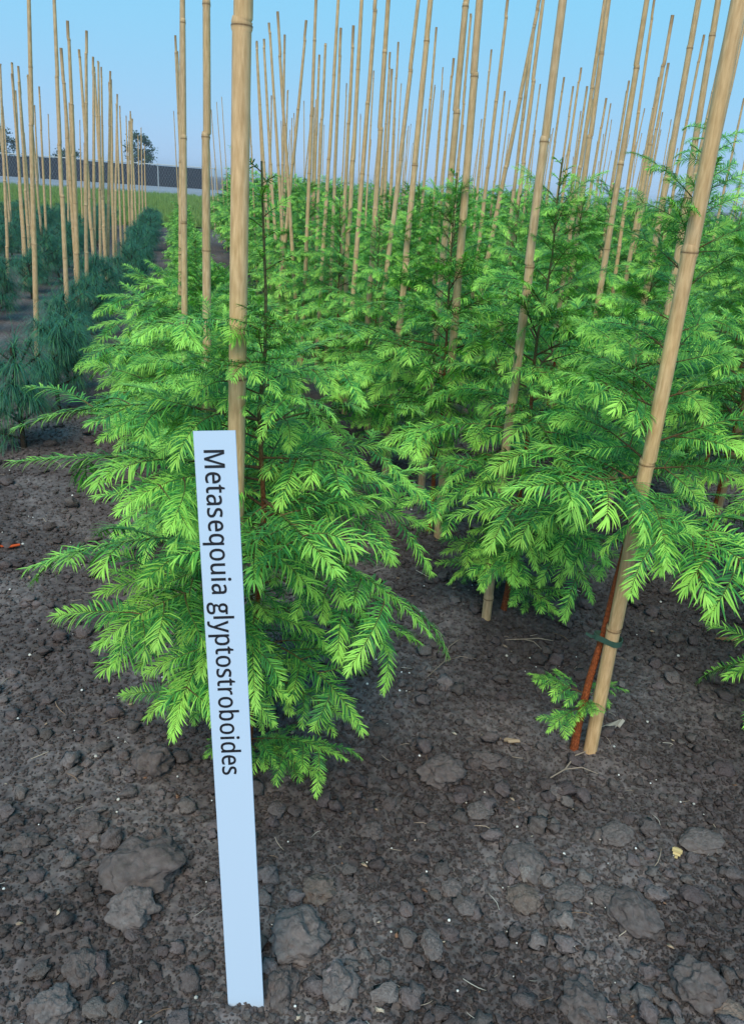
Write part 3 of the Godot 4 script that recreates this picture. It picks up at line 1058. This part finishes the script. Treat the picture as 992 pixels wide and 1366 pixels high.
func clods_and_litter() -> void:
	var tones := [Color(0.165, 0.143, 0.142), Color(0.215, 0.19, 0.19), Color(0.21, 0.172, 0.155), Color(0.195, 0.172, 0.17), Color(0.28, 0.22, 0.19)]
	for k in CLODS.size():
		var q: Array = CLODS[k]
		var stone: bool = q[5].contains("stone")
		var b := lump(100 + k, 30, 44, 0.36 if stone else 0.46, tones[q[4]], 0.6 if stone else 0.85)
		var o := put(b.mesh(m.clod), "stone" if stone else "soil_clod")
		tag(o, q[5], "stone" if stone else "clod", "stones on the soil" if stone else "clods on the soil")
		var sx: float = q[2]
		o.position = on_soil(q[0], q[1]) + Vector3(0, sx * 0.1, 0)
		rng.seed = 40 + k
		o.basis = Basis(Vector3.UP, rng.randf_range(-0.5, 0.5)) * Basis.from_scale(Vector3(sx, minf(sx, q[3]) * 1.05, q[3] * 1.25))
	# crumbs
	var crumbs := Node3D.new()
	crumbs.name = "soil_crumbs"
	add_child(crumbs)
	tag(crumbs, "loose dark crumbs covering the nursery soil", "soil", "", "stuff")
	rng.seed = 15
	for kind in 4:
		var me := lump(200 + kind, 7, 10, 0.8, Color(1, 1, 1), 0.75).mesh(m.clod)
		var where := []
		var cols := PackedColorArray()
		for k in 40000:
			var depth := 0.45 + 3.2 * pow(rng.randf(), 1.7)
			var z := -depth
			var x := depth * rng.randf_range(-0.42, 1.32)
			var s := clampf(0.0029 * pow(maxf(rng.randf(), 0.0009), -0.42), 0.0029, 0.04) * (0.75 + 0.25 * depth)
			var p := on_soil(x, z) + Vector3(0, s * rng.randf_range(0.0, 0.3), 0)
			var bs := Basis(Vector3.UP, rng.randf() * TAU) * Basis(Vector3.RIGHT, rng.randf_range(-0.5, 0.5)) * Basis.from_scale(Vector3(s * rng.randf_range(0.8, 1.3), s * rng.randf_range(0.6, 1.0), s))
			where.append(Transform3D(bs, p))
			var c := soil_color(x, z)
			var g := rng.randf_range(0.8, 1.15)
			cols.append(Color(c.r * g, c.g * g * rng.randf_range(0.96, 1.03), c.b * g))
		scatter(me, "crumb", where, cols, crumbs).set_meta("kind", "stuff")
	litter("straw_litter", "thin pale straw and root bits strewn on the soil", "straw", 330, func(b: Buf):
		var p := Vector3(-0.5, 0, 0)
		b.tube([p, Vector3(-0.15, 0.05, 0.06), Vector3(0.2, 0.02, 0.02), Vector3(0.5, 0.0, -0.06)], [0.014, 0.02, 0.018, 0.008], [Color.WHITE, Color.WHITE, Color.WHITE, Color.WHITE], 5),
		0.012, 0.05, [Color(0.42, 0.34, 0.27), Color(0.25, 0.17, 0.12), Color(0.5, 0.47, 0.42)])
	var chip := lump(301, 7, 10, 1.1, Color.WHITE, 1.0)
	litter("wood_chips", "small tan and brown wood chips strewn on the soil", "wood chips", 230, func(b: Buf):
		b.add(chip, Transform3D(Basis.from_scale(Vector3(1.0, 0.2, 0.42)), Vector3.ZERO)),
		0.005, 0.02, [Color(0.36, 0.27, 0.2), Color(0.45, 0.38, 0.31), Color(0.26, 0.15, 0.1)])
	var bead := lump(300, 8, 12, 0.3, Color.WHITE, 0.8)
	litter("white_grit", "tiny white grit grains sprinkled on the soil", "grit", 260, func(b: Buf): b.add(bead, Transform3D.IDENTITY), 0.0025, 0.0065, [Color(0.7, 0.7, 0.7), Color(0.55, 0.53, 0.5)])
	single_litter()


func litter(called: String, label: String, category: String, count: int, shape: Callable, lo: float, hi: float, tones: Array) -> void:
	var b := Buf.new()
	shape.call(b)
	var where := []
	var cols := PackedColorArray()
	for k in count:
		var depth := 0.5 + 2.6 * pow(rng.randf(), 1.2)
		var x := depth * rng.randf_range(-0.4, 1.05)
		var s := lerpf(lo, hi, pow(rng.randf(), 2.0)) * (0.7 + 0.3 * depth)
		where.append(Transform3D((Basis(Vector3.UP, rng.randf() * TAU) * Basis(Vector3.BACK, rng.randf_range(-0.25, 0.25))).scaled_local(Vector3.ONE * s), on_soil(x, -depth) + Vector3(0, 0.004, 0)))
		var g := rng.randf_range(0.7, 1.2)
		var t: Color = tones[rng.randi_range(0, tones.size() - 1)]
		cols.append(Color(t.r * g, t.g * g, t.b * g))
	tag(scatter(b.mesh(m.dull), called, where, cols), label, category, "", "stuff")


func single_litter() -> void:
	# [kind, x, z, length, turn, colour, label]
	var list := [
		["wood_chip", 0.852, -1.172, 0.045, 0.5, Color(0.42, 0.38, 0.33), "pale weathered wood chip lying beside the tied cane foot"],
		["dry_twig", 0.70, -1.085, 0.075, 0.55, Color(0.33, 0.27, 0.22), "thin pale forked twig on the soil before the tied cane"],
		["plastic_tag", -0.471, -2.156, 0.05, 0.2, Color(0.5, 0.09, 0.03), "orange-red scrap lying on the soil at the picture edge"],
		["dry_leaf", 0.779, -0.84, 0.022, 0.9, Color(0.6, 0.45, 0.22), "small curled yellow leaf on the soil in the lower corner"],
		["white_pebble", 0.53, -0.714, 0.0092, 0.0, Color(0.78, 0.78, 0.76), "tiny bright white pebble below the row of stones"],
		["bark_chip", 0.621, -1.174, 0.04, -0.3, Color(0.36, 0.27, 0.19), "tan shredded bark chip before the tied stem"],
		["bark_chip", 1.312, -1.437, 0.05, 0.2, Color(0.34, 0.2, 0.1), "brown bark chip on the soil behind the tied cane"],
		["dry_twig", 0.815, -1.527, 0.06, -0.1, Color(0.3, 0.25, 0.2), "short pale twig on the soil between the second and tied canes"],
		["dry_twig", 0.582, -1.49, 0.1, 0.9, Color(0.28, 0.22, 0.18), "long thin twig on the open soil before the second redwood row"],
	]
	for q in list:
		var b := Buf.new()
		var L: float = q[3]
		var c: Color = q[5]
		var d := Color(c.r * 0.75, c.g * 0.75, c.b * 0.75)
		if q[0] == "dry_twig":
			b.tube([Vector3(-L, 0.003, 0), Vector3(-L * 0.3, 0.009, L * 0.14), Vector3(L * 0.4, 0.006, 0), Vector3(L, 0.002, L * 0.1)], [0.001, 0.0017, 0.0016, 0.0007], [c, d, c, c], 6)
			b.tube([Vector3(-L * 0.3, 0.009, L * 0.14), Vector3(L * 0.05, 0.012, L * 0.4), Vector3(L * 0.3, 0.003, L * 0.75)], [0.0014, 0.0011, 0.0006], [d, c, c], 5)
		elif q[0] == "white_pebble":
			b.add(lump(77, 10, 14, 0.6, c, 0.7), Transform3D(Basis.from_scale(Vector3.ONE * L), Vector3(0, 0.004, 0)))
		elif q[0] == "dry_leaf":
			for i in 6:
				var t := i / 6.0
				var half := L * 0.35 * sin(PI * (t + 0.08))
				b.box(Transform3D(Basis(Vector3.BACK, 0.5 - t), Vector3(lerpf(-L, L, t) * 0.5, 0.006 + 0.006 * sin(PI * t), 0)), Vector3(L * 0.2, 0.0008, half * 2.0 + 0.001), c if i % 2 else d)
		else:
			for i in 4:
				b.box(Transform3D(Basis(Vector3.UP, 0.14 * (i - 1.5)) * Basis(Vector3.RIGHT, 0.2 * i - 0.3), Vector3(0.12 * L * (i - 1.5), 0.004 + 0.0012 * i, L * 0.1 * (i - 1.5))), Vector3(L * (1.0 - 0.13 * i), 0.003, L * 0.14), c if i % 2 else d)
		var o := put(b.mesh(m.dull), q[0])
		tag(o, q[6], (q[0] as String).replace("_", " "))
		o.position = on_soil(q[1], q[2]) + Vector3(0, 0.003, 0)
		o.rotation.y = q[4]
